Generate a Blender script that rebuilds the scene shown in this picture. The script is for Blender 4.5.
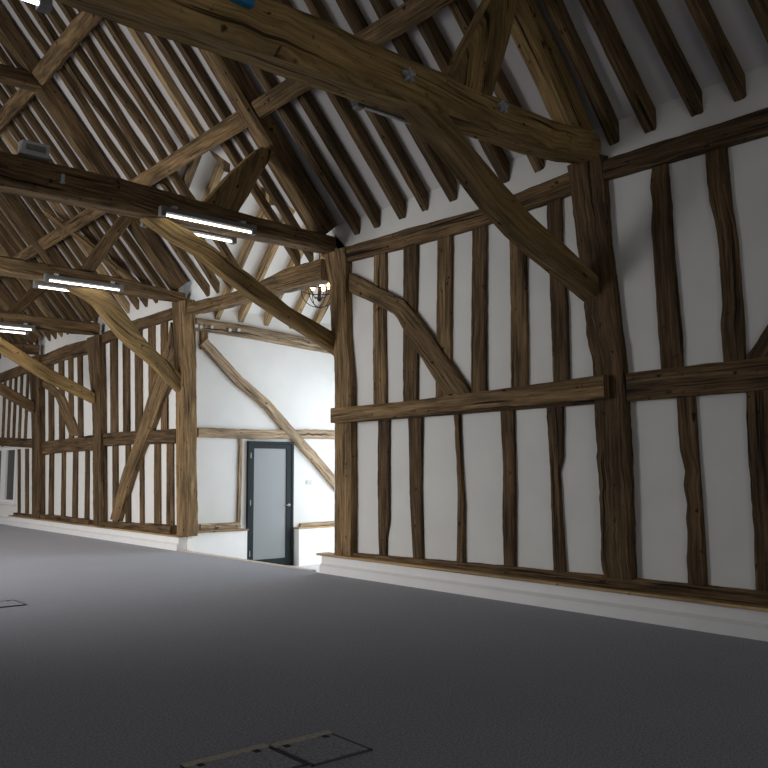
import bpy, math, random
import numpy as np
from mathutils import Vector, Matrix, noise
random.seed(7)
SC = bpy.context.scene
COL = SC.collection
for o in list(bpy.data.objects): bpy.data.objects.remove(o)

# ------------------------------------------------------------------ camera
F = 843.3
YAW, PITCH, ROLL = [math.radians(a) for a in (39.868, 5.93, -0.219)]
EYE = Vector((0, 0, 1.3))
FW = Vector((math.sin(YAW)*math.cos(PITCH), math.cos(YAW)*math.cos(PITCH), math.sin(PITCH)))
R0 = Vector((math.cos(YAW), -math.sin(YAW), 0)); U0 = R0.cross(FW)
RT = math.cos(ROLL)*R0 + math.sin(ROLL)*U0
UP = -math.sin(ROLL)*R0 + math.cos(ROLL)*U0
cam = bpy.data.cameras.new('camera'); camo = bpy.data.objects.new('camera', cam); COL.objects.link(camo)
cam.sensor_width = 36; cam.lens = 36*F/768; cam.clip_start = .05
camo.matrix_world = Matrix(((RT.x, UP.x, -FW.x, EYE.x), (RT.y, UP.y, -FW.y, EYE.y), (RT.z, UP.z, -FW.z, EYE.z), (0, 0, 0, 1)))
SC.camera = camo

def bp(px, py, ax, val):
    """point of the surveyed plane (axis ax = val) seen at a place of the photograph"""
    d = RT*((px-384)/F) - UP*((py-384)/F) + FW
    return EYE + d*((val-EYE[ax])/d[ax])

# ------------------------------------------------------------------ light and exposure
SC.view_settings.view_transform = 'Standard'; SC.view_settings.look = 'None'
SC.view_settings.exposure = 0.0; SC.view_settings.gamma = 1; SC.view_settings.use_curve_mapping = False
w = bpy.data.worlds.new('world'); SC.world = w; w.use_nodes = True
w.node_tree.nodes['Background'].inputs[0].default_value = (.75, .86, 1, 1)
w.node_tree.nodes['Background'].inputs[1].default_value = .5
def area(name, loc, direction, sx, sy, power, col):
    l = bpy.data.lights.new(name, 'AREA'); l.shape = 'RECTANGLE'; l.size = sx; l.size_y = sy; l.energy = power; l.color = col
    o = bpy.data.objects.new(name, l); COL.objects.link(o); o.location = loc
    o.rotation_euler = Vector(direction).to_track_quat('-Z', 'Z').to_euler(); return o
area('porch_daylight', (10.75, 11.1, 1.5), (-1, 0, -.22), 3.7, 3.5, 175, (.84, .92, 1))
a1 = area('west_doorway_daylight', (-3.0, 11.2, 1.9), (1, .30, -.15), 4.0, 3.4, 300, (1, .965, .93)); a1.data.spread = math.radians(128)
a2 = area('west_added_fill', (-3.0, 20.0, 1.7), (1, 0, -.28), 5.0, 1.6, 230, (1, .96, .93)); a2.data.spread = math.radians(145)  # added ambient fill for the far bays, set at an unseen opening
a3 = area('front_added_fill', (1.2, -2.9, 1.9), (.15, 1, .1), 4.0, 1.8, 32, (1, .93, .80))  # added warm fill from behind the viewer, with an invented opening in the front wall

# ------------------------------------------------------------------ materials
def newmat(name):
    m = bpy.data.materials.new(name); m.use_nodes = True
    return m, m.node_tree.nodes, m.node_tree.links, m.node_tree.nodes['Principled BSDF']
def oak(name, dark, mid, light, rough=.78, bump=.55):
    m, N, L, B = newmat(name)
    uv = N.new('ShaderNodeUVMap'); uv.uv_map = 'grain'
    inf = N.new('ShaderNodeObjectInfo')
    add = N.new('ShaderNodeVectorMath'); add.operation = 'ADD'; L.new(uv.outputs[0], add.inputs[0])
    mul = N.new('ShaderNodeMath'); mul.operation = 'MULTIPLY'; mul.inputs[1].default_value = 37; L.new(inf.outputs['Random'], mul.inputs[0])
    cmb = N.new('ShaderNodeCombineXYZ'); [L.new(mul.outputs[0], cmb.inputs[k]) for k in range(3)]
    L.new(cmb.outputs[0], add.inputs[1])
    def noi(sx, sy, det, ro=.55):
        mp = N.new('ShaderNodeMapping'); mp.inputs['Scale'].default_value = (sx, sy, 1); L.new(add.outputs[0], mp.inputs[0])
        n = N.new('ShaderNodeTexNoise'); n.inputs['Scale'].default_value = 1; n.inputs['Detail'].default_value = det; n.inputs['Roughness'].default_value = ro
        L.new(mp.outputs[0], n.inputs['Vector']); return n
    def ramp(src, pts):
        r = N.new('ShaderNodeValToRGB'); r.color_ramp.elements[0].position = pts[0][0]; r.color_ramp.elements[0].color = (*pts[0][1], 1)
        r.color_ramp.elements[1].position = pts[-1][0]; r.color_ramp.elements[1].color = (*pts[-1][1], 1)
        for p, c in pts[1:-1]: e = r.color_ramp.elements.new(p); e.color = (*c, 1)
        L.new(src, r.inputs[0]); return r
    grain = noi(42, 1.8, 6, .65); patch = noi(5, 1.1, 4); crack = noi(24, .55, 3, .5); knot = noi(13, 9, 2)
    g = ramp(grain.outputs[0], [(.32, dark), (.5, mid), (.68, light)])
    p = ramp(patch.outputs[0], [(.28, (.45, .45, .45)), (.52, (1, 1, 1)), (.74, (1.4, 1.35, 1.25))])
    mx = N.new('ShaderNodeMix'); mx.data_type = 'RGBA'; mx.blend_type = 'MULTIPLY'; mx.inputs[0].default_value = 1
    L.new(g.outputs[0], mx.inputs[6]); L.new(p.outputs[0], mx.inputs[7])
    c = ramp(crack.outputs[0], [(.33, (.14, .13, .12)), (.375, (1, 1, 1))])
    k = ramp(knot.outputs[0], [(.27, (.2, .18, .15)), (.34, (1, 1, 1))])
    m2 = N.new('ShaderNodeMix'); m2.data_type = 'RGBA'; m2.blend_type = 'MULTIPLY'; m2.inputs[0].default_value = 1
    L.new(mx.outputs[2], m2.inputs[6]); L.new(c.outputs[0], m2.inputs[7])
    m3 = N.new('ShaderNodeMix'); m3.data_type = 'RGBA'; m3.blend_type = 'MULTIPLY'; m3.inputs[0].default_value = 1
    L.new(m2.outputs[2], m3.inputs[6]); L.new(k.outputs[0], m3.inputs[7])
    # each timber a little lighter or darker than its neighbour
    mr = N.new('ShaderNodeMapRange'); mr.inputs[3].default_value = .78; mr.inputs[4].default_value = 1.2; L.new(inf.outputs['Random'], mr.inputs[0])
    hsv = N.new('ShaderNodeHueSaturation'); L.new(m3.outputs[2], hsv.inputs['Color']); L.new(mr.outputs[0], hsv.inputs['Value'])
    L.new(hsv.outputs[0], B.inputs['Base Color']); B.inputs['Roughness'].default_value = rough
    B.inputs['Specular IOR Level'].default_value = .25
    ad = N.new('ShaderNodeMath'); ad.operation = 'ADD'; L.new(grain.outputs[0], ad.inputs[0]); L.new(c.outputs[0], ad.inputs[1])
    bm_ = N.new('ShaderNodeBump'); bm_.inputs['Strength'].default_value = bump; bm_.inputs['Distance'].default_value = .012
    L.new(ad.outputs[0], bm_.inputs['Height']); L.new(bm_.outputs[0], B.inputs['Normal'])
    return m
M = {}
M['oak'] = oak('old_oak', (.066, .041, .019), (.185, .118, .056), (.33, .222, .115))
M['oak_dark'] = oak('brown_oak', (.036, .022, .011), (.112, .069, .033), (.22, .142, .073))
M['oak_gold'] = oak('golden_oak', (.14, .088, .034), (.31, .205, .085), (.44, .305, .135), bump=.3)
M['oak_pale'] = oak('bleached_oak', (.13, .09, .055), (.34, .25, .16), (.52, .42, .30))
M['oak_rafter'] = oak('rafter_oak', (.046, .029, .014), (.13, .083, .040), (.25, .165, .082))
M['pine'] = oak('tan_rafter_oak', (.16, .105, .05), (.33, .23, .12), (.46, .34, .20), bump=.3)
M['ledge'] = oak('planed_oak_ledge', (.30, .19, .085), (.40, .27, .13), (.50, .35, .18), rough=.45, bump=.08)
def plain(name, col, rough=.6, metal=0, nscale=0, nvar=0, bump=0, emit=None):
    m, N, L, B = newmat(name)
    B.inputs['Base Color'].default_value = (*col, 1); B.inputs['Roughness'].default_value = rough; B.inputs['Metallic'].default_value = metal
    if nscale:
        tc = N.new('ShaderNodeTexCoord'); n = N.new('ShaderNodeTexNoise'); n.inputs['Scale'].default_value = nscale; n.inputs['Detail'].default_value = 5
        L.new(tc.outputs['Object'], n.inputs['Vector'])
        r = N.new('ShaderNodeValToRGB')
        r.color_ramp.elements[0].position = .3; r.color_ramp.elements[1].position = .7
        r.color_ramp.elements[0].color = (*[c*(1-nvar) for c in col], 1); r.color_ramp.elements[1].color = (*[min(1, c*(1+nvar)) for c in col], 1)
        L.new(n.outputs[0], r.inputs[0]); L.new(r.outputs[0], B.inputs['Base Color'])
        if bump:
            b = N.new('ShaderNodeBump'); b.inputs['Strength'].default_value = bump; b.inputs['Distance'].default_value = .01
            L.new(n.outputs[0], b.inputs['Height']); L.new(b.outputs[0], B.inputs['Normal'])
    if emit: B.inputs['Emission Color'].default_value = (*emit[0], 1); B.inputs['Emission Strength'].default_value = emit[1]
    return m
M['plaster'] = plain('white_plaster', (.78, .775, .75), .9, 0, 2.2, .035, .25)
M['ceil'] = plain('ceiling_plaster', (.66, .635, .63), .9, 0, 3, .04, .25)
M['paint'] = plain('white_gloss_paint', (.88, .88, .88), .4, 0, 4, .02)
M['stone'] = plain('pale_porch_floor', (.62, .60, .57), .5, 0, 6, .08)
M['strip'] = plain('beige_threshold', (.66, .57, .46), .5, 0, 20, .1)
M['steel'] = plain('grey_steel', (.35, .36, .37), .4, .8, 30, .1)
M['galv'] = plain('pale_fixing_metal', (.46, .49, .52), .55, .15, 40, .15)
M['housing'] = plain('grey_light_housing', (.22, .22, .215), .45, .3)
M['tube'] = plain('lit_tube', (.9, .9, .9), .4, emit=((1, .97, .90), 9))
M['tube_off'] = plain('unlit_tube', (.75, .76, .78), .25)
M['door'] = plain('charcoal_door_paint', (.016, .022, .025), .6, 0, 30, .1)
M['door'].node_tree.nodes['Principled BSDF'].inputs['Specular IOR Level'].default_value = .2
M['iron'] = plain('black_iron', (.02, .018, .017), .5, .6)
M['bulb'] = plain('warm_bulb', (1, .75, .5), .3, emit=((1, .50, .22), 14))
M['blue'] = plain('blue_plastic', (.02, .22, .50), .3)
M['white_pl'] = plain('white_plastic', (.60, .60, .58), .4)
M['dark_gl'] = plain('dark_window_glass', (.012, .015, .02), .3)
M['cable'] = plain('black_cable', (.012, .012, .012), .5)
M['slot'] = plain('dark_slot', (.01, .01, .01), .8)
M['seam'] = plain('dark_seam', (.09, .09, .095), .9)
M['boxtrim'] = plain('worn_beige_trim', (.40, .37, .31), .6, 0, 60, .25)
def glassmat():
    m, N, L, B = newmat('frosted_glass')
    B.inputs['Base Color'].default_value = (.33, .35, .355, 1); B.inputs['Roughness'].default_value = .35
    B.inputs['Transmission Weight'].default_value = .25; B.inputs['IOR'].default_value = 1.45; return m
M['frost'] = glassmat()
def carpet():
    m, N, L, B = newmat('grey_carpet')
    tc = N.new('ShaderNodeTexCoord')
    n = N.new('ShaderNodeTexNoise'); n.inputs['Scale'].default_value = 80; n.inputs['Detail'].default_value = 3; n.inputs['Roughness'].default_value = .8
    n2 = N.new('ShaderNodeTexNoise'); n2.inputs['Scale'].default_value = 1.1; n2.inputs['Detail'].default_value = 3
    L.new(tc.outputs['Object'], n.inputs['Vector']); L.new(tc.outputs['Object'], n2.inputs['Vector'])
    r = N.new('ShaderNodeValToRGB'); r.color_ramp.elements[0].position = .38; r.color_ramp.elements[1].position = .64
    r.color_ramp.elements[0].color = (.125, .127, .145, 1); r.color_ramp.elements[1].color = (.34, .36, .45, 1)
    L.new(n.outputs[0], r.inputs[0])
    r2 = N.new('ShaderNodeValToRGB'); r2.color_ramp.elements[0].color = (.9, .9, .9, 1); r2.color_ramp.elements[1].color = (1.08, 1.08, 1.08, 1); L.new(n2.outputs[0], r2.inputs[0])
    mx = N.new('ShaderNodeMix'); mx.data_type = 'RGBA'; mx.blend_type = 'MULTIPLY'; mx.inputs[0].default_value = 1
    L.new(r.outputs[0], mx.inputs[6]); L.new(r2.outputs[0], mx.inputs[7]); L.new(mx.outputs[2], B.inputs['Base Color'])
    B.inputs['Roughness'].default_value = .95; B.inputs['Specular IOR Level'].default_value = .1
    B.inputs['Sheen Weight'].default_value = .25
    b = N.new('ShaderNodeBump'); b.inputs['Strength'].default_value = .35; b.inputs['Distance'].default_value = .01
    L.new(n.outputs[0], b.inputs['Height']); L.new(b.outputs[0], B.inputs['Normal']); return m
M['carpet'] = carpet()

# ------------------------------------------------------------------ builders
def link(name, me, mat, parent=None):
    o = bpy.data.objects.new(name, me); COL.objects.link(o)
    if mat: me.materials.append(M[mat])
    if parent: o.parent = parent
    return o
def tag(o, label, cat, group=None):
    o['label'] = label; o['category'] = cat
    if group: o['group'] = group
    return o
def struct(o, label=None):
    o['kind'] = 'structure'
    if label: o['label'] = label
    return o
def empty(name, loc=(0, 0, 0)):
    o = bpy.data.objects.new(name, None); COL.objects.link(o); o.location = loc; o.empty_display_size = .1; return o
class MB:
    def __init__(s): s.v = []; s.f = []
    def box(s, x0, x1, y0, y1, z0, z1):
        n = len(s.v); s.v += [(x, y, z) for z in (z0, z1) for y in (y0, y1) for x in (x0, x1)]
        s.f += [tuple(n+i for i in q) for q in ((0, 2, 3, 1), (4, 5, 7, 6), (0, 1, 5, 4), (2, 6, 7, 3), (0, 4, 6, 2), (1, 3, 7, 5))]; return s
    def prism(s, pts, vec):
        n = len(s.v); k = len(pts); vec = Vector(vec)
        s.v += [tuple(p) for p in pts] + [tuple(Vector(p)+vec) for p in pts]
        s.f += [tuple(range(n+k-1, n-1, -1)), tuple(range(n+k, n+2*k))] + [(n+i, n+(i+1) % k, n+k+(i+1) % k, n+k+i) for i in range(k)]; return s
    def tube(s, pts, r, seg=8, closed=False):
        pts = [Vector(p) for p in pts]; n0 = len(s.v); m = len(pts)
        for i, p in enumerate(pts):
            a = pts[(i-1) % m] if (i or closed) else p; b = pts[(i+1) % m] if (i < m-1 or closed) else p
            t = (b-a).normalized(); u = t.cross(Vector((0, 0, 1)))
            if u.length < .1: u = t.cross(Vector((1, 0, 0)))
            u.normalize(); v = t.cross(u); rr = r[i] if isinstance(r, (list, tuple)) else r
            s.v += [tuple(p+(u*math.cos(q)+v*math.sin(q))*rr) for q in [2*math.pi*j/seg for j in range(seg)]]
        for i in range(m if closed else m-1):
            for j in range(seg):
                a = n0+i*seg; b = n0+((i+1) % m)*seg
                s.f.append((a+j, a+(j+1) % seg, b+(j+1) % seg, b+j))
        if not closed: s.f += [tuple(n0+j for j in range(seg))[::-1], tuple(n0+(m-1)*seg+j for j in range(seg))]
        return s
    def ball(s, c, r, seg=10, rings=7, sz=1):
        c = Vector(c); pts = []; rr = []
        for i in range(rings):
            a = math.pi*(i+.3)/(rings-.4); pts.append(c+Vector((0, 0, -math.cos(a)*r*sz))); rr.append(max(.001, math.sin(a)*r))
        return s.tube(pts, rr, seg)
    def build(s, name, mat, parent=None, bevel=0, smooth=False):
        me = bpy.data.meshes.new(name); me.from_pydata(s.v, [], s.f); me.update()
        import bmesh
        b = bmesh.new(); b.from_mesh(me); bmesh.ops.recalc_face_normals(b, faces=b.faces)
        uvl = b.loops.layers.uv.new('grain')
        for f in b.faces:
            n = f.normal
            for lp in f.loops:
                c = lp.vert.co
                if abs(n.z) > .7: lp[uvl].uv = (c.x, c.y)
                elif abs(n.x) > .7: lp[uvl].uv = (c.z, c.y)
                else: lp[uvl].uv = (c.z, c.x)
        b.to_mesh(me); b.free()
        if smooth:
            for p in me.polygons: p.use_smooth = True
        o = link(name, me, mat, parent)
        if bevel:
            mo = o.modifiers.new('bevel', 'BEVEL'); mo.width = bevel; mo.segments = 2
        return o
SEED = [0]
def rings_mesh(name, rings, mat, parent=None, amp=.012, sag=.5, seedv=None, ch=.14, noends=False):
    """rings: list of (p00,p10,p11,p01) rectangle corners in order; hewn timber with worn arrises"""
    SEED[0] += 1; sd = Vector((SEED[0]*3.17, SEED[0]*1.31, 0)) if seedv is None else Vector(seedv)
    V = []; Fc = []; us = []; vs = []; n = 12; L = 0; prev = None
    for r in rings:
        r = [Vector(p) for p in r]; c = sum(r, Vector())/4
        if prev is not None: L += (c-prev).length
        prev = c; per = 0; last = None
        for k in range(4):
            a, b = r[k], r[(k+1) % 4]
            for t in (ch, .5, 1-ch):
                p = a.lerp(b, t)
                out = (p-c); q = out.normalized() if out.length > 1e-6 else out
                cn = noise.noise(Vector((L*1.1, k*5.1+(0 if t < .5 else 1.7 if t < .6 else 5.1), 0))+sd)
                fn = noise.noise(Vector((L*7.0, k*2.3+t*2, 4))+sd)
                hn = noise.noise(Vector((L*19.0, k*3.1+t*3, 9))+sd)
                p = p+q*(amp*(.75*cn+.6*fn+.5*hn))
                V.append(p)
                if last is not None: per += (p-last).length
                last = p; us.append(per); vs.append(L)
    m = len(rings)
    me = bpy.data.meshes.new(name)
    for i in range(m-1):
        for j in range(n): Fc.append((i*n+j, i*n+(j+1) % n, (i+1)*n+(j+1) % n, (i+1)*n+j))
    ends = [tuple(range(n))[::-1], tuple((m-1)*n+j for j in range(n))]
    me.from_pydata([tuple(p) for p in V], [], Fc+ends); me.update()
    uvl = me.uv_layers.new(name='grain')
    for pi, p in enumerate(me.polygons):
        for li in p.loop_indices:
            vi = me.loops[li].vertex_index; u = us[vi]
            if pi < len(Fc) and (p.vertices[1] % n == 0 or p.vertices[0] % n == 11) and vi % n == 0: u = us[(vi//n)*n+11]+.03
            uvl.data[li].uv = (u, vs[vi]) if pi < len(Fc) else (V[vi].x+V[vi].y, V[vi].z)
        p.use_smooth = False
    import bmesh
    b = bmesh.new(); b.from_mesh(me); bmesh.ops.recalc_face_normals(b, faces=b.faces); b.to_mesh(me); b.free()
    return link(name, me, mat, parent)
def sample(path, step):
    out = []
    for i in range(len(path)-1):
        a, b = path[i], path[i+1]; d = (Vector(b[0])-Vector(a[0])).length; k = max(1, int(round(d/step)))
        for j in range(k):
            t = j/k; out.append((Vector(a[0]).lerp(Vector(b[0]), t), a[1]+(b[1]-a[1])*t, a[2]+(b[2]-a[2])*t))
    out.append((Vector(path[-1][0]), path[-1][1], path[-1][2])); return out
def beam(name, path, side, mat, amp=.012, step=.14, parent=None, seedv=None):
    """path: [(point, size across 'side', other size)] ; side: unit vector kept as the section's first axis"""
    st = sample(path, step); rings = []; side = Vector(side).normalized()
    for i, (p, a, b) in enumerate(st):
        t = (st[min(i+1, len(st)-1)][0]-st[max(i-1, 0)][0]).normalized()
        s = (side - t*side.dot(t)).normalized(); u = t.cross(s)
        rings.append([p-s*a/2-u*b/2, p+s*a/2-u*b/2, p+s*a/2+u*b/2, p-s*a/2+u*b/2])
    return rings_mesh(name, rings, mat, parent, amp, seedv=seedv)
def interp(L, y):
    L = sorted(L, key=lambda p: p[1])
    if len(L) == 1: return L[0][0]
    if y <= L[0][1]: a, b = L[0], L[1]
    elif y >= L[-1][1]: a, b = L[-2], L[-1]
    else:
        for i in range(len(L)-1):
            if L[i][1] <= y <= L[i+1][1]: a, b = L[i], L[i+1]; break
    return a[0]+(b[0]-a[0])*(y-a[1])/(b[1]-a[1])
WALLX = 6.66
def upright(name, left, right, zt, zb, xf, xb, mat, amp=.008, step=.055):
    """upright wall timber: its two edges were surveyed on the wall plane; zt..zb are its real heights"""
    n = max(3, int((zt-zb)/step)); rings = []
    # picture rows of the heights, measured at the timber's own place
    def edge(L, z):
        P = [bp(px, py, 0, xf) for px, py in L]
        return interp([(p.y, p.z) for p in P], z)
    P = lambda L: [bp(px, py, 0, xf) for px, py in L]
    for i in range(n+1):
        z = zt+(zb-zt)*i/n
        def e(L):
            Q = sorted([(p.z, p.y) for p in P(L)])
            zz = min(max(z, Q[0][0]), Q[-1][0])
            for k in range(len(Q)-1):
                if Q[k][0] <= zz <= Q[k+1][0]:
                    return Q[k][1]+(Q[k+1][1]-Q[k][1])*(zz-Q[k][0])/max(1e-6, Q[k+1][0]-Q[k][0])
            return Q[0][1]
        yl, yr = e(left), e(right)
        rings.append([(xf, yl, z), (xf, yr, z), (xb, yr, z), (xb, yl, z)])
    return rings_mesh(name, rings, mat, None, amp, ch=.10)

# ------------------------------------------------------------------ the setting
S = 1.2; Z0 = 4.61; XW = -3.15; YN, YS = 27.0, -3.0; RIDX = (XW+WALLX)/2
RIDZ = Z0+S*(WALLX-RIDX)
def roofz(x): return Z0+S*(WALLX-x)
NV = Vector((S, 0, 1)).normalized()          # outward normal of the right slope
P2Y, P3Y = 8.95, 13.3
struct(MB().box(XW, 6.50, YS, YN, -.2, 0).build('floor', 'carpet'))
struct(MB().box(6.50, 11.0, 8.6, 13.6, -.6, -.42).build('floor_porch', 'stone'))
# right wall: near and far lengths, both running behind their timbers
struct(MB().box(WALLX, 6.95, YS, 9.0, 0, Z0+.05).build('wall_right', 'plaster'))
struct(MB().box(WALLX, 6.95, 13.42, 22.60, 0, Z0+.05).build('wall_right_far', 'plaster'))
struct(MB().box(WALLX, 6.95, 22.60, YN, 0, .53).box(WALLX, 6.95, 22.60, YN, 1.98, Z0+.05).box(WALLX, 6.95, 24.7, YN, .5, 2.0).build('wall_right_end', 'plaster'))
# left wall with the opposite doorway and two unseen window openings added to let light in
lw = MB()
for y0, y1, z0, z1 in ((YS, 1.4, 0, 5), (4.6, 8.9, 0, 5), (13.1, 17.4, 0, 5), (22.6, YN, 0, 5), (1.4, 4.6, 0, 1), (1.4, 4.6, 2.5, 5), (8.9, 13.1, 3.7, 5), (17.4, 22.6, 0, .9), (17.4, 22.6, 2.6, 5)):
    lw.box(XW-.3, XW, y0, y1, z0, min(z1, Z0+.05))
struct(lw.build('wall_left', 'plaster'))
g = MB().prism([(XW, YN, 0), (WALLX, YN, 0), (WALLX, YN, Z0), (RIDX, YN, RIDZ), (XW, YN, Z0)], (0, .2, 0)); struct(g.build('wall_back', 'plaster'))
g = MB().prism([(XW, YS, 2.95), (WALLX, YS, 2.95), (WALLX, YS, Z0), (RIDX, YS, RIDZ), (XW, YS, Z0)], (0, -.2, 0)).box(XW, WALLX, YS-.2, YS, 0, .9).box(XW, -1.0, YS-.2, YS, .9, 2.95).box(3.4, WALLX, YS-.2, YS, .9, 2.95)
struct(g.build('wall_front', 'plaster'))
# roof plaster, right slope, with the valley opening where the porch roof comes in
PY0, PY1, PR = 8.8, 13.4, 11.1; PZ = 4.15
APX = WALLX-((PZ+PY1-PR)-Z0)/S; VY1 = PY1-(Z0-PZ); VY0 = PY0+(Z0-PZ)
def rpnt(x, y): return (x, y, roofz(x))
cm = MB()
th = tuple(NV*.12)
cm.prism([rpnt(WALLX, YS), rpnt(WALLX, VY0), rpnt(APX, PR), rpnt(RIDX, PR), rpnt(RIDX, YS)], th)
cm.prism([rpnt(WALLX, VY1), rpnt(WALLX, YN), rpnt(RIDX, YN), rpnt(RIDX, PR), rpnt(APX, PR)], th)
struct(cm.build('ceiling', 'ceil'))
struct(MB().prism([(XW, YS, Z0), (XW, YN, Z0), (RIDX, YN, RIDZ), (RIDX, YS, RIDZ)], (-th[0], 0, th[2])).build('ceiling_left', 'ceil'))
# porch (midstrey) shell
XO = 10.95
def pz_far(y): return PZ+(PY1-y)
pm = MB(); pm.prism([(WALLX, VY1, Z0), (WALLX, PY1, PZ), (XO, PY1, PZ), (XO, PR, pz_far(PR)), (APX, PR, pz_far(PR))], (0, .08, .08))
pm.prism([(WALLX, VY0, Z0), (WALLX, PY0, PZ), (XO, PY0, PZ), (XO, PR, pz_far(PR)), (APX, PR, pz_far(PR))], (0, -.08, .08))
struct(pm.build('ceiling_porch', 'plaster'))
FY = 13.34                                  # face of the porch's side wall
struct(MB().box(WALLX+.01, 7.90, FY, FY+.3, -.5, PZ+.1).box(8.88, XO, FY, FY+.3, -.5, PZ+.1).box(7.90, 8.88, FY, FY+.3, 1.86, PZ+.1).build('wall_porch', 'plaster'))
struct(MB().box(6.95, XO, 8.58, PY0, -.5, PZ+.02).build('wall_porch_near', 'plaster'))
pe = MB().box(XO, XO+.2, 8.6, 9.2, -.5, 4.2).box(XO, XO+.2, 13.0, 13.6, -.5, 4.2).prism([(XO, PY0, 3.6), (XO, PY1, 3.6), (XO, PY1, PZ), (XO, PR, pz_far(PR)), (XO, PY0, PZ)], (.2, 0, 0))
struct(pe.build('wall_porch_end', 'plaster'))

# ------------------------------------------------------------------ plinths, ledges, skirting
def plinth_profile(name, y0, y1, led):
    b = MB().prism([(6.47, y0, 0), (6.47, y0, .095), (6.505, y0, .125), (6.505, y0, .222), (WALLX-.001, y0, .222), (WALLX-.001, y0, 0)], (0, y1-y0, 0))
    struct(b.build(name, 'paint'))
    struct(MB().box(6.455, WALLX-.001, y0-(.05 if y0 > 10 else 0), y1+(.05 if y1 < 10 else 0), .222, .25).build(led, 'ledge', bevel=.006))
plinth_profile('baseboard_right', YS, 9.07, 'trim_1')
plinth_profile('baseboard_right_far', 13.15, 22.45, 'trim_2')
struct(MB().box(6.50, WALLX-.001, 22.45, YN, 0, .17).build('baseboard_right_end', 'paint'))
struct(MB().box(6.665, 7.73, 13.0, FY-.001, -.42, .285).build('baseboard_porch', 'paint'))
struct(MB().box(8.90, XO-.01, 13.12, FY-.001, -.42, .25).build('baseboard_porch_right', 'paint'))
struct(MB().box(6.735, 7.745, 12.97, FY-.001, .285, .31).build('trim_3', 'ledge', bevel=.004))
struct(MB().box(8.88, XO-.01, 13.10, FY-.001, .25, .275).build('trim_4', 'ledge', bevel=.004))
struct(MB().box(6.50, 6.58, 9.29, 13.14, -.42, .012).build('trim_5', 'strip', bevel=.004))

# ------------------------------------------------------------------ wall timbers, right wall
def T(o, label, cat, group=None): return tag(o, label, cat, group)
posts = [
 ('P1', [(566, 166), (569, 185), (572.8, 219), (578, 258), (583.2, 294.6), (585.8, 336), (592.3, 362), (593.9, 408), (596.6, 454), (600, 522), (600.6, 562), (603.3, 573)],
        [(601.5, 160), (603, 185), (606, 232), (612, 284), (616, 323), (621, 362), (624, 400), (627, 454), (629, 508), (631, 578)], 4.30, .33, 6.56,
  'massive gnarled oak wall post under the nearest tie beam'),
 ('P2', [(323, 250), (323.6, 256), (328.9, 284), (330, 326), (333.5, 362), (334, 400), (334, 552)],
        [(344, 250), (345, 260), (345, 284), (346, 336), (349.5, 380), (350.5, 480), (350.5, 554)], 4.24, .25, 6.55,
  'oak wall post at the right edge of the porch opening'),
 ('P3', [(170.5, 300), (172, 330), (174, 370), (175, 400), (175, 470), (176, 530)],
        [(184, 302), (184.5, 350), (185, 400), (185, 460), (186, 530)], 4.27, .25, 6.50,
  'oak wall post at the left edge of the porch opening'),
 ('P4', [(86, 338), (88, 370), (91, 400), (92, 440), (92.5, 522)], [(98, 338), (99, 380), (99.5, 440), (100, 522)], 4.14, .25, 6.50,
  'oak wall post, first one left of the porch opening post'),
 ('P5', [(27, 362), (30, 400), (31, 440), (31, 512)], [(38, 362), (38.5, 400), (38.5, 440), (38.5, 512)], 4.14, .25, 6.50,
  'farthest oak wall post, beside the small white window')]
PYC = {}
for n, l, r, zt, zb, xf, lab in posts:
    T(upright('wall_post', l, r, zt, zb, xf, 6.735 if n == 'P3' else WALLX+.02, 'oak' if n in ('P2', 'P3') else 'oak_dark', amp=.018 if n == 'P1' else .013), lab, 'post')
def stud(l, r, zt, zb, lab, mat='oak_dark', xf=6.615, grp=None, amp=.009, name='wall_stud'):
    return T(upright(name, l, r, zt, zb, xf, WALLX+.02, mat, amp=amp), lab, 'stud', grp)
ZPB, ZRT, ZRB = 4.02, 2.14, 1.96
NB = 'right of the massive near post'
stud([(652, 164), (649.4, 187), (652, 206), (650.7, 227), (653.4, 268), (657, 322), (660.2, 367.4)], [(666, 162.5), (669.7, 206), (671.6, 240.6), (676.5, 295), (680.5, 335.4), (681.3, 366)], 4.03, 2.17, 'upper oak stud, first one '+NB)
stud([(705, 152), (707.6, 190), (710.3, 205), (716.6, 232.5), (719.8, 270), (721.7, 308), (719.8, 327), (722.5, 360)], [(725, 146), (730.6, 206), (736, 240.6), (738.8, 281), (742.8, 322), (743.6, 356)], 4.03, 2.19, 'upper oak stud with wavy left edge, second one '+NB)
stud([(676.5, 408), (679, 449), (684.6, 470), (683, 487), (686.8, 505.6), (685.5, 520), (687.3, 535.4), (686, 560), (687.3, 577)], [(694, 408), (696.8, 454), (700.8, 508), (705, 577.4)], 1.96, .34, 'lower oak stud with scalloped left edge, first one '+NB, amp=.006)
stud([(745, 395), (747, 440.6), (749.6, 481), (753.7, 535), (755, 581.5)], [(776, 395), (778, 440), (779, 481), (780, 535), (782, 585)], 1.96, .34, 'broad lower oak stud at the right edge of the photo')
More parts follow.
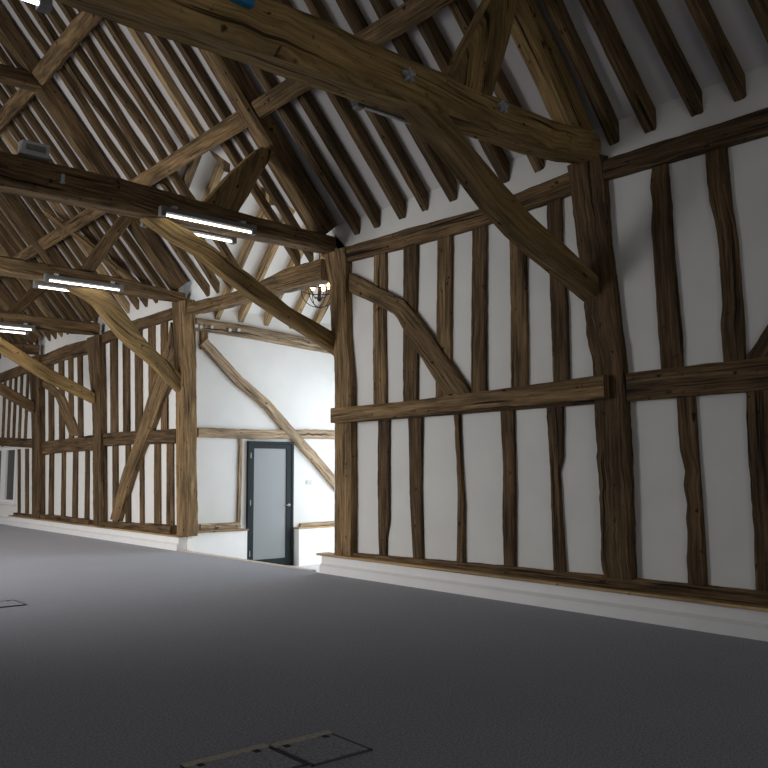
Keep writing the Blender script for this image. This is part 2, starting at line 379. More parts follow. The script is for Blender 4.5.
UP12 = [
 ([(373.6, 255.5), (373.4, 284), (372.9, 310), (372.9, 380), (373, 402)], [(385, 255.5), (385, 284), (383.8, 313), (385, 380), (385, 402)], 'first'),
 ([(402.8, 247.7), (402.8, 297), (402.8, 336), (402.8, 400)], [(416.4, 246.4), (415, 310), (416.4, 349), (415.8, 400)], 'second'),
 ([(436.7, 238.6), (435.9, 336), (435, 395)], [(450.7, 236), (449.7, 357), (449, 393)], 'third'),
 ([(471.8, 226.9), (470.5, 380), (471, 392)], [(484.8, 224), (484.6, 380), (485, 390)], 'fourth'),
 ([(509, 215), (509, 245), (510.3, 310), (510.8, 388)], [(523, 213), (524.6, 258), (526, 336), (526, 386)], 'fifth'),
 ([(546.3, 202), (547.3, 242.5), (549.9, 305), (553.3, 383)], [(559.8, 199.5), (561, 250), (566.3, 310), (567.6, 382)], 'sixth')]
for l, r, k in UP12: stud(l, r, 4.03, 2.12, k+' upper oak stud right of the porch opening, above the long rail', mat='oak_dark' if k in ('second', 'fourth', 'sixth') else 'oak')
LO12 = [
 ([(377.7, 420), (377, 488.5), (378.7, 554.5)], [(387.9, 420), (387.9, 522), (385, 539), (385, 554.5)], 'first lower oak stud right of the porch opening'),
 ([(407.5, 418), (408.9, 488.5), (412.6, 558)], [(421, 418), (420, 488.5), (421.7, 558)], 'second lower oak stud right of the porch opening'),
 ([(453.5, 415), (457.3, 488.5), (456.2, 558)], [(458.6, 415), (460.5, 460), (463, 505.4), (463, 559.6)], 'thin crooked lower oak stud, third right of the porch opening'),
 ([(499.6, 410), (503, 471.6), (502, 515), (503, 563)], [(512.4, 410), (513.8, 488.5), (513.8, 563.6)], 'fourth lower oak stud right of the porch opening'),
 ([(546, 405), (549.7, 464.8), (551, 505.4), (553, 566.3)], [(561.5, 405), (561.5, 458), (558, 471.6), (559.8, 505.4), (563.9, 568)], 'knobbly lower oak stud, first left of the massive near post')]
for l, r, lab in LO12: stud(l, r, 2.0, .28, lab)
FAR = [(109.4, 115.9, 1), (121.9, 128, 1), (134, 140.6, 1), (147.7, 153.6, 1), (160, 166, 1), (112, 117, 0), (125, 129.4, 0), (139.3, 142.7, 0), (153.6, 159.4, 0), (166, 172.5, 0)]
ordn = ['first', 'second', 'third', 'fourth', 'fifth', 'sixth', 'seventh', 'eighth', 'ninth', 'tenth']
for i, (a, b, up) in enumerate(FAR):
    k = ordn[4-i % 5]
    if up: stud([(a, 325), (a+.6, 430)], [(b, 325), (b+.6, 430)], 4.06, 1.98, k+' upper oak stud left of the porch opening', mat='oak_dark')
    else: stud([(a, 445), (a, 525)], [(b-.4, 445), (b, 525)], 1.9, .30, k+' lower oak stud left of the porch opening', mat='oak_dark')
FAR2 = [(47.4, 52, 1), (57.8, 62.5, 1), (67.7, 71.6, 1), (76.8, 81, 1), (48, 52, 0), (60.4, 63.8, 0), (71.6, 76, 0), (84.0, 87.5, 0)]
for i, (a, b, up) in enumerate(FAR2):
    k = ordn[3-i % 4]
    if up: stud([(a, 350), (a+.8, 435)], [(b, 350), (b+.8, 435)], 3.95, 1.98, k+' upper oak stud in the panel between the two farthest posts, counted from the right', mat='oak_dark')
    else: stud([(a+1, 450), (a, 520)], [(b+.6, 450), (b, 520)], 1.9, .30, k+' lower oak stud in the panel between the two farthest posts, counted from the right', mat='oak_dark')
for i, xx in enumerate((25.3, 19.3, 13.6, 8.2, 2.8)):
    stud([(xx-.8+1.5, 380), (xx-.8-1, 438)], [(xx+.8+1.5, 380), (xx+.8-1, 438)], 3.9, 2.0, ordn[i]+' thin upper stud left of the farthest post', mat='oak_dark')
for i, (a, b) in enumerate(((24.8, 27.3), (17.3, 19))):
    stud([(a, 450), (a, 510)], [(b, 450), (b, 510)], 1.9, .25, ordn[i]+' thin lower stud left of the farthest post', mat='oak_dark')

def along(name, y0, y1, zts, zbs, xf, mat, lab, cat, xb=WALLX+.02, amp=.012):
    """long horizontal wall timber; zts / zbs give its top and bottom along its length"""
    n = max(4, int((y1-y0)/.13)); rings = []
    for i in range(n+1):
        t = i/n; y = y0+(y1-y0)*t
        f = lambda A: A[0] if len(A) == 1 else A[min(int(t*(len(A)-1)), len(A)-2)]*(1-(t*(len(A)-1)-min(int(t*(len(A)-1)), len(A)-2)))+A[min(int(t*(len(A)-1)), len(A)-2)+1]*(t*(len(A)-1)-min(int(t*(len(A)-1)), len(A)-2))
        a, b = f(zts), f(zbs)
        rings.append([(xf, y, b), (xf, y, a), (xb, y, a), (xb, y, b)])
    return T(rings_mesh(name, rings, mat, None, amp, ch=.1), lab, cat)
along('wall_plate', .8, 4.62, [4.22, 4.21, 4.24], [4.0, 3.99, 4.06], 6.58, 'oak_dark', 'oak wall plate running right from the massive near post', 'beam')
along('wall_plate', 5.0, 8.80, [4.24, 4.17, 4.22, 4.25], [4.02, 3.97, 4.0, 4.06], 6.58, 'oak_dark', 'oak wall plate between the near post and the porch opening', 'beam')
along('wall_plate', 9.18, 13.18, [4.19, 4.22, 4.12, 4.15, 4.21], [3.90, 3.93, 3.95, 3.97, 4.02], 6.55, 'oak', 'lumpy oak wall plate crossing over the porch opening', 'beam', xb=6.80, amp=.018)
along('wall_plate', 13.56, 16.98, [4.21, 4.23, 4.18], [4.02, 4.01, 3.95], 6.58, 'oak_dark', 'oak wall plate just left of the porch opening', 'beam')
along('wall_plate', 17.35, 20.8, [4.13, 4.17, 4.12], [3.82, 3.86, 3.80], 6.58, 'oak_dark', 'sagging oak wall plate between the two farthest posts', 'beam')
along('wall_plate', 21.1, 26.5, [4.08, 3.95], [3.82, 3.70], 6.58, 'oak_dark', 'wall plate left of the farthest post', 'beam')
along('wall_rail', .8, 4.44, [2.23, 2.2, 2.18], [1.95, 1.93, 1.93], 6.575, 'oak_dark', 'thick oak middle rail right of the massive near post', 'beam')
along('wall_rail', 4.60, 8.82, [2.175, 2.14, 2.11, 2.12], [1.96, 1.95, 1.935, 1.925], 6.46, 'oak', 'long planted oak rail crossing the post beside the porch opening', 'beam', xb=6.545, amp=.006)
along('wall_rail', 4.80, 8.66, [2.12], [1.93], 6.59, 'oak_dark', 'dark oak rail hidden behind the long planted rail', 'beam', amp=.008)
along('wall_rail', 13.5, 16.78, [2.05, 2.08, 2.09], [1.80, 1.83, 1.83], 6.575, 'oak_dark', 'oak middle rail just left of the porch opening', 'beam')
along('wall_rail', 17.2, 20.65, [2.08, 2.05, 2.03], [1.76, 1.76, 1.72], 6.575, 'oak_dark', 'thick oak middle rail between the two farthest posts', 'beam')
along('wall_rail', 21.1, 26.5, [2.12, 2.36], [1.90, 2.14], 6.58, 'oak_dark', 'middle rail above the small white window', 'beam')
along('sill_beam', .5, 8.55, [.375, .36, .345, .32, .285], [.25], 6.58, 'oak_dark', 'rough oak sill beam on the near ledge', 'beam', amp=.014)
along('sill_beam', 13.50, 17.0, [.40, .37, .33], [.25], 6.52, 'oak_dark', 'rough oak sill beam on the ledge left of the porch opening', 'beam', amp=.03)
along('sill_beam', 17.3, 20.6, [.33, .35, .33], [.25], 6.54, 'oak_dark', 'rough oak sill beam between the two farthest posts', 'beam', amp=.03)
along('sill_beam', 21.0, 22.4, [.31], [.25], 6.56, 'oak', 'short sill beam left of the farthest post', 'beam', amp=.012)
# sloping braces on the wall plane
def wallbrace(tops, bots, xf, mat, lab, amp=.012, xb=None, step=8):
    n = 26; rings = []
    def al(L, t):
        P = [bp(a, b, 0, xf) for a, b in L]; d = [0]
        for i in range(1, len(P)): d.append(d[-1]+(P[i]-P[i-1]).length)
        s = t*d[-1]
        for i in range(1, len(P)):
            if s <= d[i] or i == len(P)-1:
                return P[i-1].lerp(P[i], (s-d[i-1])/max(1e-6, d[i]-d[i-1]))
    for i in range(n+1):
        a, b = al(tops, i/n), al(bots, i/n); xx = WALLX+.01 if xb is None else xb
        rings.append([(xf, a.y, a.z), (xf, b.y, b.z), (xx, b.y, b.z), (xx, a.y, a.z)])
    return T(rings_mesh('wall_brace', rings, mat, None, amp, ch=.1), lab, 'brace')
wallbrace([(349, 273), (353.9, 275), (376, 286.8), (403.3, 301), (419, 320.6), (434.6, 341.5), (460.6, 380), (470, 394)], [(349, 292), (353.9, 294.6), (377.3, 305), (395.5, 315.4), (406, 336), (419, 354.5), (434.6, 380), (443, 394)], 6.575, 'oak', 'curved oak wall brace springing from the post beside the porch opening')
wallbrace([(745.5, 358), (768, 323), (800, 272), (850, 200)], [(778, 360), (806, 315), (840, 262), (890, 196)], 6.60, 'oak_dark', 'rising wall brace at the right edge of the photo')
wallbrace([(170, 322), (166, 345), (153.6, 375.5), (139.3, 425), (134, 440.8), (122, 472), (109.4, 519)], [(173.5, 335), (173.5, 372), (162, 398), (152, 425), (142, 448.6), (130.2, 480), (117.2, 521.6)], 6.55, 'oak', 'long oak brace slanting down across the wall left of the porch opening')
wallbrace([(41, 378), (50, 384), (62.5, 396), (70, 412), (79, 436)], [(41, 386), (50, 392), (56, 399), (62, 416), (69.5, 436)], 6.60, 'oak', 'short oak wall brace between the two farthest posts')

# ------------------------------------------------------------------ trusses
TR = [  # y centre, tie depth bottom/top along x , width
 dict(y=4.80, w=.32, z=[(-3.1, 4.10, 4.50), (1.5, 4.10, 4.50), (3.0, 4.115, 4.52), (4.2, 4.15, 4.51), (5.2, 4.18, 4.48), (5.9, 4.20, 4.47), (6.56, 4.27, 4.53)], mat='oak_gold', nm='nearest tie beam'),
 dict(y=8.96, w=.30, z=[(-3.1, 4.2, 4.58), (2.3, 4.20, 4.56), (3.6, 4.21, 4.56), (5.2, 4.21, 4.46), (6.53, 4.22, 4.42)], mat='oak', nm='second tie beam'),
 dict(y=13.28, w=.30, z=[(-3.1, 4.3, 4.6), (3.5, 4.29, 4.55), (4.5, 4.28, 4.52), (5.5, 4.24, 4.46), (6.53, 4.24, 4.38)], mat='oak', nm='third tie beam'),
 dict(y=17.1, w=.30, z=[(-3.1, 4.1, 4.42), (4.6, 4.10, 4.40), (6.53, 4.15, 4.38)], mat='oak', nm='fourth tie beam'),
 dict(y=20.9, w=.30, z=[(-3.1, 4.1, 4.42), (4.6, 4.12, 4.40), (6.53, 4.15, 4.38)], mat='oak_dark', nm='farthest tie beam')]
def perp(x, d): return Vector((x, 0, roofz(x)))-NV*d
def slopepath(x0, x1, y, d, a, b, yend=None):
    """line parallel to the roof slope, its centre d below the plaster"""
    P = lambda x: Vector((x, 0, Z0+S*(WALLX-x)-d*math.sqrt(1+S*S)))
    p, q = P(x0), P(x1); p.y = y; q.y = y if yend is None else yend
    return [(p, a, b), (q, a, b)]
PURX = 5.33
for i, t in enumerate(TR):
    path = [(Vector((x, t['y']+.012*math.sin(x*1.7+i), (zb+zt)/2)), t['w'], zt-zb) for x, zb, zt in t['z']]
    T(beam('tie_beam', path, (0, 1, 0), t['mat'], amp=.02 if i == 0 else .016, step=.16), {0: 'massive golden oak tie beam crossing the top of the photo, nearest of all', 1: 'second nearest dark oak tie beam carrying two lit strip lights', 2: 'third oak tie beam, meeting the post left of the porch opening', 3: 'fourth oak tie beam, above the second farthest wall post', 4: 'farthest oak tie beam, above the farthest wall post'}[i], 'beam')
    d = .19
    T(beam('principal_rafter', slopepath(6.50, RIDX+.05, t['y']+.02, d, .24, .30), (0, 1, 0), 'oak_gold' if i == 0 else 'oak', amp=.014, step=.2), 'heavy principal rafter rising from the right end of the '+t['nm'], 'rafter')
    P = lambda x: Vector((x, t['y']+.02, Z0+S*(x-XW)-d*math.sqrt(1+S*S)))
    T(beam('principal_rafter', [(P(-2.9), .24, .3), (P(RIDX-.2), .24, .3)], (0, 1, 0), 'oak', amp=.014, step=.3), 'heavy principal rafter rising from the left end of the '+t['nm'], 'rafter')
    if i >= 1:
        T(beam('collar_beam', [(Vector((RIDX-2.2, t['y'], 7.36)), .22, .24), (Vector((4.02, t['y'], 7.42)), .22, .24)], (0, 1, 0), 'oak_dark', amp=.012, step=.25), 'oak collar beam high above the '+t['nm'], 'beam')
def trussmember(name, tops, bots, y, w, mat, lab, cat, amp=.012, k=.86, n=16):
    A = [bp(a, b, 1, y) for a, b in tops]; B = [bp(a, b, 1, y) for a, b in bots]
    def al(P, t):
        d = [0]
        for i in range(1, len(P)): d.append(d[-1]+(P[i]-P[i-1]).length)
        s = t*d[-1]
        for i in range(1, len(P)):
            if s <= d[i] or i == len(P)-1: return P[i-1].lerp(P[i], (s-d[i-1])/max(1e-6, d[i]-d[i-1]))
    rings = []
    for i in range(n+1):
        a, b = al(A, i/n), al(B, i/n); c = (a+b)/2; a = c+(a-c)*k; b = c+(b-c)*k
        rings.append([(a.x, y-w/2, a.z), (a.x, y+w/2, a.z), (b.x, y+w/2, b.z), (b.x, y-w/2, b.z)])
    return T(rings_mesh(name, rings, mat, None, amp, ch=.12), lab, cat)
trussmember('arch_brace', [(436, 112), (445, 118), (470, 152), (500, 185), (528, 217), (560, 245), (594, 277)], [(392, 97), (400, 107), (440, 150), (480, 205), (505, 232), (530, 255), (592, 304)], 4.80, .22, 'oak_gold', 'sturdy golden oak arch brace under the nearest tie beam', 'brace', k=.76)
trussmember('arch_brace', [(165, 220), (188, 231), (209, 245), (248, 275), (287, 307), (337, 335)], [(140, 219), (170, 241), (196, 256), (222, 277.7), (253, 301), (337, 357)], 8.96, .18, 'oak_gold', 'golden oak arch brace crossing the porch opening below the second tie beam', 'brace')
trussmember('arch_brace', [(108, 291), (120, 303), (135, 325), (150, 345), (180, 372)], [(62, 288), (88, 303), (103, 322), (120, 342), (150, 366), (180, 397)], 13.28, .20, 'oak_gold', 'thick curved oak arch brace under the third tie beam', 'brace', k=.78)
trussmember('arch_brace', [(-30, 322), (0, 337), (50, 368), (93, 392)], [(-30, 335), (0, 353), (50, 384), (93, 404)], 17.1, .20, 'oak_gold', 'long straight oak arch brace under the fourth tie beam', 'brace')
trussmember('arch_brace', [(-25, 366), (0, 382), (33, 401)], [(-25, 378), (0, 395), (33, 414)], 20.9, .20, 'oak', 'oak arch brace under the farthest tie beam at left edge', 'brace')
trussmember('raking_strut', [(438, 94), (470, 32), (490, -8)], [(484, 104), (503, 42), (513, 0)], 4.76, .20, 'oak_gold', 'broad raking strut standing on the nearest tie beam', 'strut', k=1.0, amp=.007)
trussmember('raking_strut', [(196, 208), (225, 175), (256, 148)], [(236, 218), (256, 182), (272, 155)], 8.96, .20, 'oak_gold', 'broad raking strut standing on the second tie beam', 'strut', k=.85)
trussmember('raking_strut', [(78, 270), (100, 240), (119, 216)], [(94, 273), (115, 243), (132, 222)], 13.28, .2, 'oak', 'raking strut standing on the third tie beam', 'strut')
trussmember('raking_strut', [(0, 317), (20, 298), (38, 280)], [(18, 317), (38, 298), (54, 285)], 17.1, .2, 'oak_dark', 'raking strut standing on the fourth tie beam', 'strut')
# purlins, one length per bay
def purlin(x, y0, y1, lab, mat='oak', w=.23, th=.15, amp=.012, dz=0, bow=0):
    n = 5; path = []
    for k in range(n+1):
        q = k/n; p = Vector((x-bow*math.sin(q*3.14), y0+(y1-y0)*q, roofz(x)-.235*math.sqrt(1+S*S)+dz+bow*math.sin(q*3.14)))
        path.append((p, w, th))
    return T(beam('purlin', path, (1, 0, -S), mat, amp=amp, step=.2), lab, 'beam')
purlin(PURX, .5, 4.64, 'lower purlin in the roof bay right of the nearest tie beam')
purlin(PURX, 4.96, 8.8, 'lower purlin between the nearest and second tie beams')
purlin(PURX, 9.12, 13.12, 'lower purlin above the porch opening', 'oak', dz=.0)
purlin(PURX, 13.45, 16.95, 'lower purlin between the third and fourth tie beams')
purlin(PURX, 17.25, 20.75, 'lower purlin between the fourth and farthest tie beams')
purlin(3.98, 9.12, 13.12, 'pale upper purlin between the second tie beam and the collar at top left', 'oak', w=.25, amp=.03, bow=.04)
purlin(3.98, 13.45, 16.95, 'pale upper purlin left of the collar at the left edge', 'oak', w=.22, amp=.025)
T(beam('wind_brace', [(Vector((5.02, 15.9, 6.17)), .09, .15), (Vector((5.55, 15.2, 5.52)), .09, .15), (Vector((5.85, 15.0, 5.2)), .09, .16), (Vector((6.28, 14.4, 4.66)), .09, .14)], NV, 'oak', amp=.025, step=.1), 'wavy curved wind brace on the roof slope between third and fourth tie beams', 'brace')

# ------------------------------------------------------------------ common rafters of the right slope
bays = [
 ([2.0, 2.43, 2.86, 3.30, 3.70, 4.16, 4.53], 'to the right of the nearest tie beam', False, True),
 ([5.47, 5.92, 6.32, 6.71, 7.17, 7.62, 8.08, 8.50], 'between the nearest and second tie beams', False, False),
 ([9.36, 9.72, 10.08, 10.48, 10.88, 11.28, 11.66, 12.04, 12.42, 12.80], 'between the second and third tie beams', True, False),
 ([13.72, 14.14, 14.56, 14.98, 15.40, 15.82, 16.24, 16.66], 'between the third and fourth tie beams', False, False),
 ([17.5, 17.92, 18.34, 18.76, 19.18, 19.60, 20.02, 20.44], 'between the fourth and farthest tie beams', False, False),
 ([21.3, 21.75, 22.2, 22.65, 23.1, 23.55, 24.0, 24.45], 'beyond the farthest tie beam', False, False)]
for ys, lab, porch, near in bays:
    for k, y in enumerate(ys):
        wd = (.118 if near else .135 if y < 9 else .118)+.03*noise.noise(Vector((y*3, 1, 1))); dp = .145 if y < 9 else .12
        lean = (.03 if k == 6 else .10) if near else .04 if y < 9 else 0
        x0 = WALLX-.005
        cut = porch and 10.3 < y < 11.4
        if porch: x0 = 6.775
        if cut: x0 = 5.40
        x1 = RIDX+.15; n = int((x0-x1)/.12); rings = []
        wob = random.uniform(-.03, .03); ph = random.uniform(0, 6)
        for i in range(n+1):
            x = x0+(x1-x0)*i/n
            q = i/n; yy = y+wob*math.sin(q*5+ph)+lean*min(1.6, x0-x)
            if porch and y > 11.5: yy += .03*math.sin(x*5+y*9)
            top = roofz(x)-.004; v = math.sqrt(1+S*S)
            bot = roofz(x)-dp*v
            # foot: section stays upright so that the end is a plumb cut at the wall face
            rings.append([(x, yy-wd/2, bot), (x, yy+wd/2, bot), (x, yy+wd/2, top), (x, yy-wd/2, top)])
        if near: o = k; nm = ordn[len(ys)-1-k]+' common rafter to the right of the nearest tie beam'
        else: nm = ordn[k]+' common rafter '+lab+', counted from the right'
        r = rings_mesh('common_rafter', rings, 'pine' if (porch and k == 3) or (k == 5 and not near and y > 13) else 'oak_rafter', None, .013, ch=.1)
        T(r, nm, 'rafter', None)
        if cut: r['label'] = ordn[k]+' common rafter above the porch, cut short at the purlin'

# ------------------------------------------------------------------ porch timbers
def flank(name, pts, w, mat, lab, cat, dep=.09, amp=.01):
    path = [(Vector((x, FY-dep/2+.02, z)), dep, w) for x, z in pts]
    return T(beam(name, path, (0, 1, 0), mat, amp=amp, step=.1), lab, cat)
flank('wall_rail', [(6.9, 1.99), (8.2, 1.98), (9.3, 2.02), (10.9, 2.02)], .165, 'oak_pale', 'horizontal rail above the glazed door in the porch', 'beam', amp=.015)
flank('wall_plate', [(6.80, 3.88), (8.0, 3.84), (9.2, 3.76), (10.9, 3.66)], .22, 'oak_pale', 'wall plate under the porch rafters above the glazed door', 'beam', dep=.12)
flank('wall_stud', [(7.76, 1.90), (7.755, 1.2), (7.74, .37)], .075, 'oak_pale', 'slim stud left of the glazed door', 'stud', dep=.06, amp=.007)
flank('wall_stud', [(6.99, 3.76), (6.99, 3.45)], .15, 'oak', 'short stud under the porch wall plate at upper left', 'stud', dep=.07, amp=.007)
flank('wall_brace', [(6.96, 3.58), (7.7, 2.93), (8.3, 2.52), (8.72, 2.12), (9.3, 1.62), (9.95, .98)], .185, 'oak_pale', 'long brace slanting down behind the glazed door wall towards the right', 'brace', dep=.11, amp=.008)
flank('sill_beam', [(6.98, .36), (7.4, .355), (7.77, .37)], .10, 'oak_pale', 'weathered sill fragment on the porch ledge left of the glazed door', 'beam', dep=.07, amp=.02)
flank('sill_beam', [(9.05, .305), (9.5, .315), (10.6, .32)], .07, 'oak_pale', 'weathered sill fragment on the porch ledge right of the glazed door', 'beam', dep=.07, amp=.012)
for k, x in enumerate([5.78, 6.22, 7.26, 7.74, 8.28, 8.84, 9.36, 9.9, 10.45]):
    ye = PY1-.06
    if x < WALLX: ye = PY1-(roofz(x)-PZ)-.10
    def pr(y0, far, lab):
        rr = []; n = 10
        for i in range(n+1):
            y = y0+((PR+.06 if far else PR-.06)-y0)*i/n
            top = PZ+((PY1-y) if far else (y-PY0))-.002; bot = top-.19
            rr.append([(x-.055, y, bot), (x-.055, y, top), (x+.055, y, top), (x+.055, y, bot)])
        return T(rings_mesh('porch_rafter', rr, 'pine', None, .006, ch=.08), lab, 'rafter')
    pr(ye, True, ordn[k]+' tan rafter on the far slope of the porch roof, counted from the left')
    pr(PY0+PY1-ye, False, ordn[k]+' tan rafter on the near slope of the porch roof, counted from the left')
# white discs fixed along the top of the porch wall
for k, (px, py) in enumerate([(193, 327), (201, 327), (212, 327), (230, 330), (239, 330)]):
    p = bp(px, py, 1, FY-.13)
    o = MB().tube([(p.x, 0, p.z), (p.x, .02, p.z), (p.x, .045, p.z)], [.030, .030, .016], 14)
    for i, v in enumerate(o.v): o.v[i] = (v[0], FY-.14+v[1] if k else 13.065+v[1], v[2])
    T(o.build('fixing_disc', 'white_pl', smooth=False), ordn[k]+' small round white disc fixed high on the porch timbers, counted from the left', 'fixing')

# ------------------------------------------------------------------ glazed door
D = struct(empty('door_1', (8.39, FY, -.40)), 'glazed interior door with charcoal frame in the porch')
def rel(o, par): o.parent = par; o.matrix_parent_inverse = Matrix.Translation(-par.location); return o
X0, X1, ZB, ZT = 7.90, 8.88, -.42, 1.86; fy = FY-.055
rel(MB().box(X0, X0+.045, fy-.01, FY+.08, ZB, ZT).box(X1-.045, X1, fy-.01, FY+.08, ZB, ZT).box(X0+.045, X1-.045, fy-.01, FY+.08, ZT-.045, ZT).build('door_frame', 'door'), D)
rel(MB().box(X0+.05, X0+.125, fy, FY, ZB+.01, ZT-.05).box(X1-.155, X1-.05, fy, FY, ZB+.01, ZT-.05).box(X0+.125, X1-.155, fy, FY, ZT-.13, ZT-.05).box(X0+.125, X1-.155, fy, FY, ZB+.01, ZB+.15).build('door_leaf', 'door', bevel=.003), D)
rel(MB().box(X0+.12, X1-.15, fy+.02, fy+.032, ZB+.15, ZT-.13).build('door_glass', 'frost'), D)
hz = .69
rel(MB().tube([(8.78, fy-.001, hz), (8.78, fy-.012, hz)], .028, 16).tube([(8.78, fy-.01, hz), (8.78, fy-.055, hz)], .010, 10).tube([(8.785, fy-.05, hz), (8.65, fy-.05, hz)], .010, 10).build('door_handle', 'steel', smooth=True), D)
for z in (-.15, .75, 1.6):
    rel(MB().tube([(X0+.047, fy-.012, z-.05), (X0+.047, fy-.012, z+.05)], .009, 8).build('door_hinge', 'steel'), D)
sw = empty('light_switch', (9.27, FY, 1.10)); T(sw, 'white light switch plate on the wall right of the glazed door', 'switch')
rel(MB().box(9.20, 9.34, FY-.012, FY-.0005, 1.06, 1.15).build('switch_plate', 'white_pl', bevel=.003), sw)
rel(MB().box(9.225, 9.255, FY-.018, FY-.011, 1.085, 1.125).build('rocker', 'white_pl'), sw); rel(MB().box(9.285, 9.315, FY-.018, FY-.011, 1.085, 1.125).build('rocker', 'white_pl'), sw)

# ------------------------------------------------------------------ far window
W = struct(empty('window_1', (WALLX, 23.65, .53)), 'small white window at the left edge')
wy0, wy1, wz0, wz1 = 22.62, 24.68, .545, 1.965
b = MB()
for a in ((wy0, wy0+.09, wz0, wz1), (wy1-.09, wy1, wz0, wz1), (wy0+.09, wy1-.09, wz0, wz0+.07), (wy0+.09, wy1-.09, wz1-.07, wz1), (23.45, 23.88, wz0+.07, wz1-.07)): b.box(WALLX-.03, WALLX+.06, *a)
rel(b.build('window_frame', 'paint'), W)
rel(MB().box(WALLX+.02, WALLX+.03, wy0+.09, 23.45, wz0+.07, wz1-.07).build('window_pane', 'dark_gl'), W)
rel(MB().box(WALLX+.02, WALLX+.03, 23.88, wy1-.09, wz0+.07, wz1-.07).build('window_pane', 'dark_gl'), W)
rel(MB().box(WALLX-.10, WALLX+.0, wy0-.12, wy1, wz0-.05, wz0).build('window_sill', 'paint', bevel=.005), W)

# ------------------------------------------------------------------ strip lights on the ties
def strip(cx, y, z, facing, lit, lab, L=1.24):
    """linear fluorescent fixed to the side of a tie; facing -1 looks at the viewer's side"""
    o = empty('strip_light', (cx, y, z)); T(o, lab, 'light', None)
    b = MB(); yc = y
    b.prism([(cx-L/2+.04, yc-.035, z+.075), (cx-L/2+.04, yc+.035, z+.075), (cx-L/2+.04, yc+.05, z+.02), (cx-L/2+.04, yc+.022, z), (cx-L/2+.04, yc-.022, z), (cx-L/2+.04, yc-.05, z+.02)], (L-.08, 0, 0))
    rel(b.build('light_body', 'housing'), o)
    for s in (-1, 1):
        x = cx+s*(L/2-.03)
        rel(MB().box(x-.035, x+.035, yc-.04, yc+.04, z-.035, z+.085).build('end_cap', 'housing', bevel=.008), o)
    rel(MB().tube([(cx-L/2+.05, yc-.012, z-.012), (cx+L/2-.05, yc-.012, z-.012)], .012, 12).build('tube', 'tube' if lit else 'tube_off', smooth=True), o)
    for s in (-1, 1):
        x = cx+s*L*.36
        rel(MB().box(x-.03, x+.03, yc-.03, yc+.03, z+.075, z+.11).build('bracket', 'galv'), o)
    return o
strip(4.63, 8.74, 4.215, -1, True, 'lit strip light on the front of the second tie beam')
strip(4.62, 9.20, 4.20, 1, True, 'lit strip light on the back of the second tie beam')
strip(4.76, 13.06, 4.25, -1, True, 'lit strip light on the front of the third tie beam')
strip(4.74, 13.50, 4.225, 1, True, 'lit strip light on the back of the third tie beam')
strip(4.58, 16.88, 4.085, -1, True, 'lit strip light on the front of the fourth tie beam')
strip(4.60, 17.33, 4.075, 1, True, 'lit strip light on the back of the fourth tie beam')
strip(.80, 4.57, 3.865, -1, True, 'lit strip light at the top left corner, on the nearest tie beam')
strip(4.47, 5.03, 4.18, 1, False, 'unlit strip light behind the underside of the nearest tie beam', L=1.1)

# ------------------------------------------------------------------ small things on the ties
f = empty('floodlight', (2.67, 8.95, 4.56)); T(f, 'small white floodlight box on top of the second tie beam', 'light')
rel(MB().prism([(2.52, 8.84, 4.60), (2.80, 8.84, 4.60), (2.80, 8.80, 4.72), (2.52, 8.80, 4.72)], (0, .14, .02)).build('lamp_head', 'white_pl', bevel=.01), f)
rel(MB().box(2.50, 2.82, 8.81, 8.97, 4.578, 4.596).build('base_bracket', 'white_pl', bevel=.004), f)
rel(MB().box(2.56, 2.76, 8.810, 8.822, 4.63, 4.69).build('lamp_glass', 'steel'), f)
T(MB().tube([(2.93, 8.775, 4.34), (2.93, 8.775, 4.43)], .02, 12).tube([(2.93, 8.775, 4.335), (2.93, 8.775, 4.345)], .028, 12).build('sensor', 'galv'), 'small grey cylindrical sensor on the face of the second tie beam', 'sensor')
cl = []
for k in range(25):
    a = -.35+k/24*(math.pi+.7); cl.append((4.09+.105*math.cos(a), 8.86+.02*math.sin(a*2), 4.53+.085*math.sin(a)))
T(MB().tube(cl, .009, 8).build('cable_loop', 'cable', smooth=True), 'loop of black cable standing on top of the second tie beam', 'cable')
def rosette(px, py, lab):
    p = bp(px, py, 1, 4.62); y = 4.605; b = MB()
    for k in range(5):
        a = k*2*math.pi/5+.4; b.prism([(p.x+.018*math.cos(a+1.2), y, p.z+.018*math.sin(a+1.2)), (p.x+.062*math.cos(a+.16), y, p.z+.055*math.sin(a+.16)), (p.x+.062*math.cos(a-.16), y, p.z+.055*math.sin(a-.16)), (p.x+.018*math.cos(a-1.2), y, p.z+.018*math.sin(a-1.2))], (0, .03, 0))
    b.tube([(p.x, y-.025, p.z), (p.x, y+.01, p.z)], .022, 10)
    T(b.build('bolt_plate', 'galv'), lab, 'fixing')
rosette(409, 75, 'star-shaped grey metal bolt plate on the nearest tie beam, left one')
rosette(503, 107, 'star-shaped grey metal bolt plate on the nearest tie beam, right one')
bl = empty('blue_packet', (2.64, 4.60, 4.34)); T(bl, 'small bright blue plastic packet at the top of the nearest tie beam', 'packet')
rel(MB().ball((2.60, 4.60, 4.40), .075, 12, 8, .8).build('bag', 'blue', smooth=True), bl)
rel(MB().box(2.61, 2.72, 4.555, 4.62, 4.335, 4.43).build('box', 'blue', bevel=.015), bl)
rel(MB().prism([(2.64, 4.552, 4.40), (2.68, 4.552, 4.40), (2.66, 4.552, 4.37)], (0, .004, 0)).build('label_patch', 'white_pl'), bl)

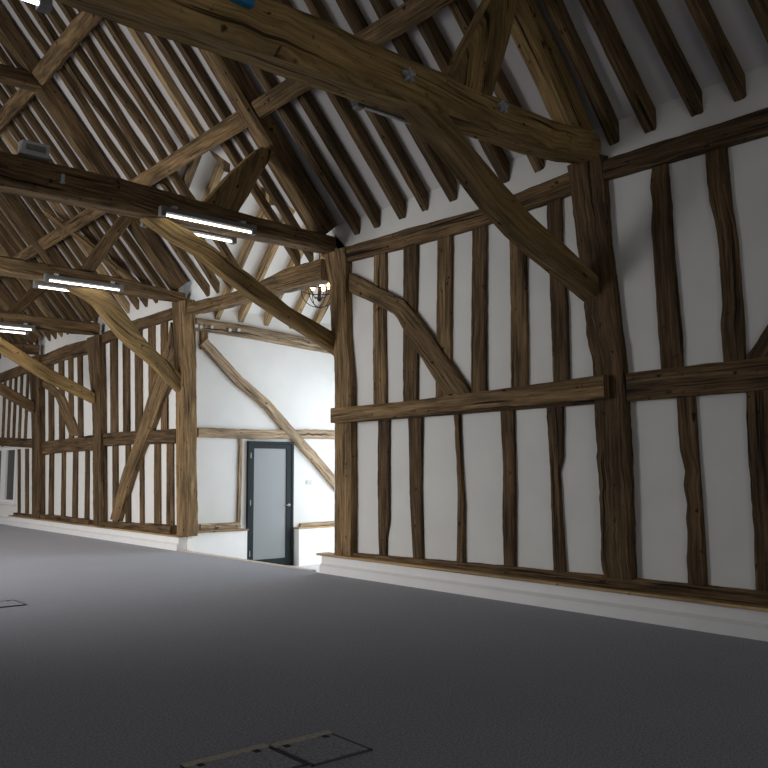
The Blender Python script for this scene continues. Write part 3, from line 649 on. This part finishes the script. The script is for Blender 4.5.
# ------------------------------------------------------------------ chandelier in the porch
cx, cy, cz = 7.90, 11.1, 4.27
ch = empty('chandelier', (cx, cy, cz)); T(ch, 'black iron globe chandelier hanging in the porch', 'chandelier')
def circ(r, ax, z=0, n=36, c0=0):
    out = []
    for k in range(n):
        a = 2*math.pi*k/n
        if ax == 'h': out.append((cx+r*math.cos(a), cy+r*math.sin(a), cz+z))
        else: out.append((cx+r*math.cos(a)*math.cos(c0), cy+r*math.cos(a)*math.sin(c0), cz+z+r*math.sin(a)))
    return out
rel(MB().tube(circ(.30, 'h', -.02), .010, 6, True).build('ring', 'iron', smooth=True), ch)
for c0 in (.3, 1.35, 2.4): rel(MB().tube(circ(.30, 'v', 0, c0=c0), .007, 6, True).build('hoop', 'iron', smooth=True), ch)
rel(MB().tube([(cx, cy, cz-.20), (cx, cy, cz-.1), (cx, cy, cz+.30)], [.02, .03, .012], 8).ball((cx, cy, cz-.16), .04).build('stem', 'iron', smooth=True), ch)
rel(MB().tube([(cx, cy, cz+.30), (cx, cy, pz_far(PR)-.01)], .008, 6).build('chain', 'iron'), ch)
for k in range(5):
    a = k*2*math.pi/5+.5; x, y = cx+.15*math.cos(a), cy+.15*math.sin(a)
    ar = rel(MB().tube([(cx, cy, cz-.12), (cx+.09*math.cos(a), cy+.09*math.sin(a), cz-.14), (x, y, cz-.05), (x, y, cz)], .008, 6).build('arm', 'iron', smooth=True), ch)
    bb = MB().ball((x, y, cz+.055), .035, 10, 7, 1.5).build('bulb', 'bulb', smooth=True); bb.parent = ar

# ------------------------------------------------------------------ floor outlets
def floorbox(x0, x1, y0, y1, lab, mat='carpet'):
    o = empty('floor_outlet', ((x0+x1)/2, (y0+y1)/2, 0)); T(o, lab, 'outlet')
    b = MB()
    for q in ((x0, x0+.008, y0, y1), (x1-.008, x1, y0, y1), (x0, x1, y0, y0+.005)): b.box(*q, .0005, .008)
    rel(b.build('seam_frame', 'seam'), o)
    rel(MB().box(x0, x1, y1-.05, y1, .0005, .014).build('metal_edge', 'boxtrim', bevel=.003), o)
    rel(MB().box(x0+.015, x1-.015, y0+.015, y1-.055, .0005, .009).build('lid', 'carpet', bevel=.002), o)
    for t in (.12, .78): rel(MB().box(x0+(x1-x0)*t, x0+(x1-x0)*t+.03, y1-.085, y1-.052, .0095, .012).build('cable_slot', 'slot'), o)
    return o
floorbox(2.245, 2.585, 3.19, 3.55, 'carpeted floor outlet lid with beige edge, right of the pair at the bottom')
floorbox(1.80, 2.235, 3.22, 3.58, 'carpeted floor outlet lid with beige edge, left of the pair at the bottom')
floorbox(2.32, 2.74, 8.80, 9.22, 'floor outlet lid in the carpet at the left edge of the photo')
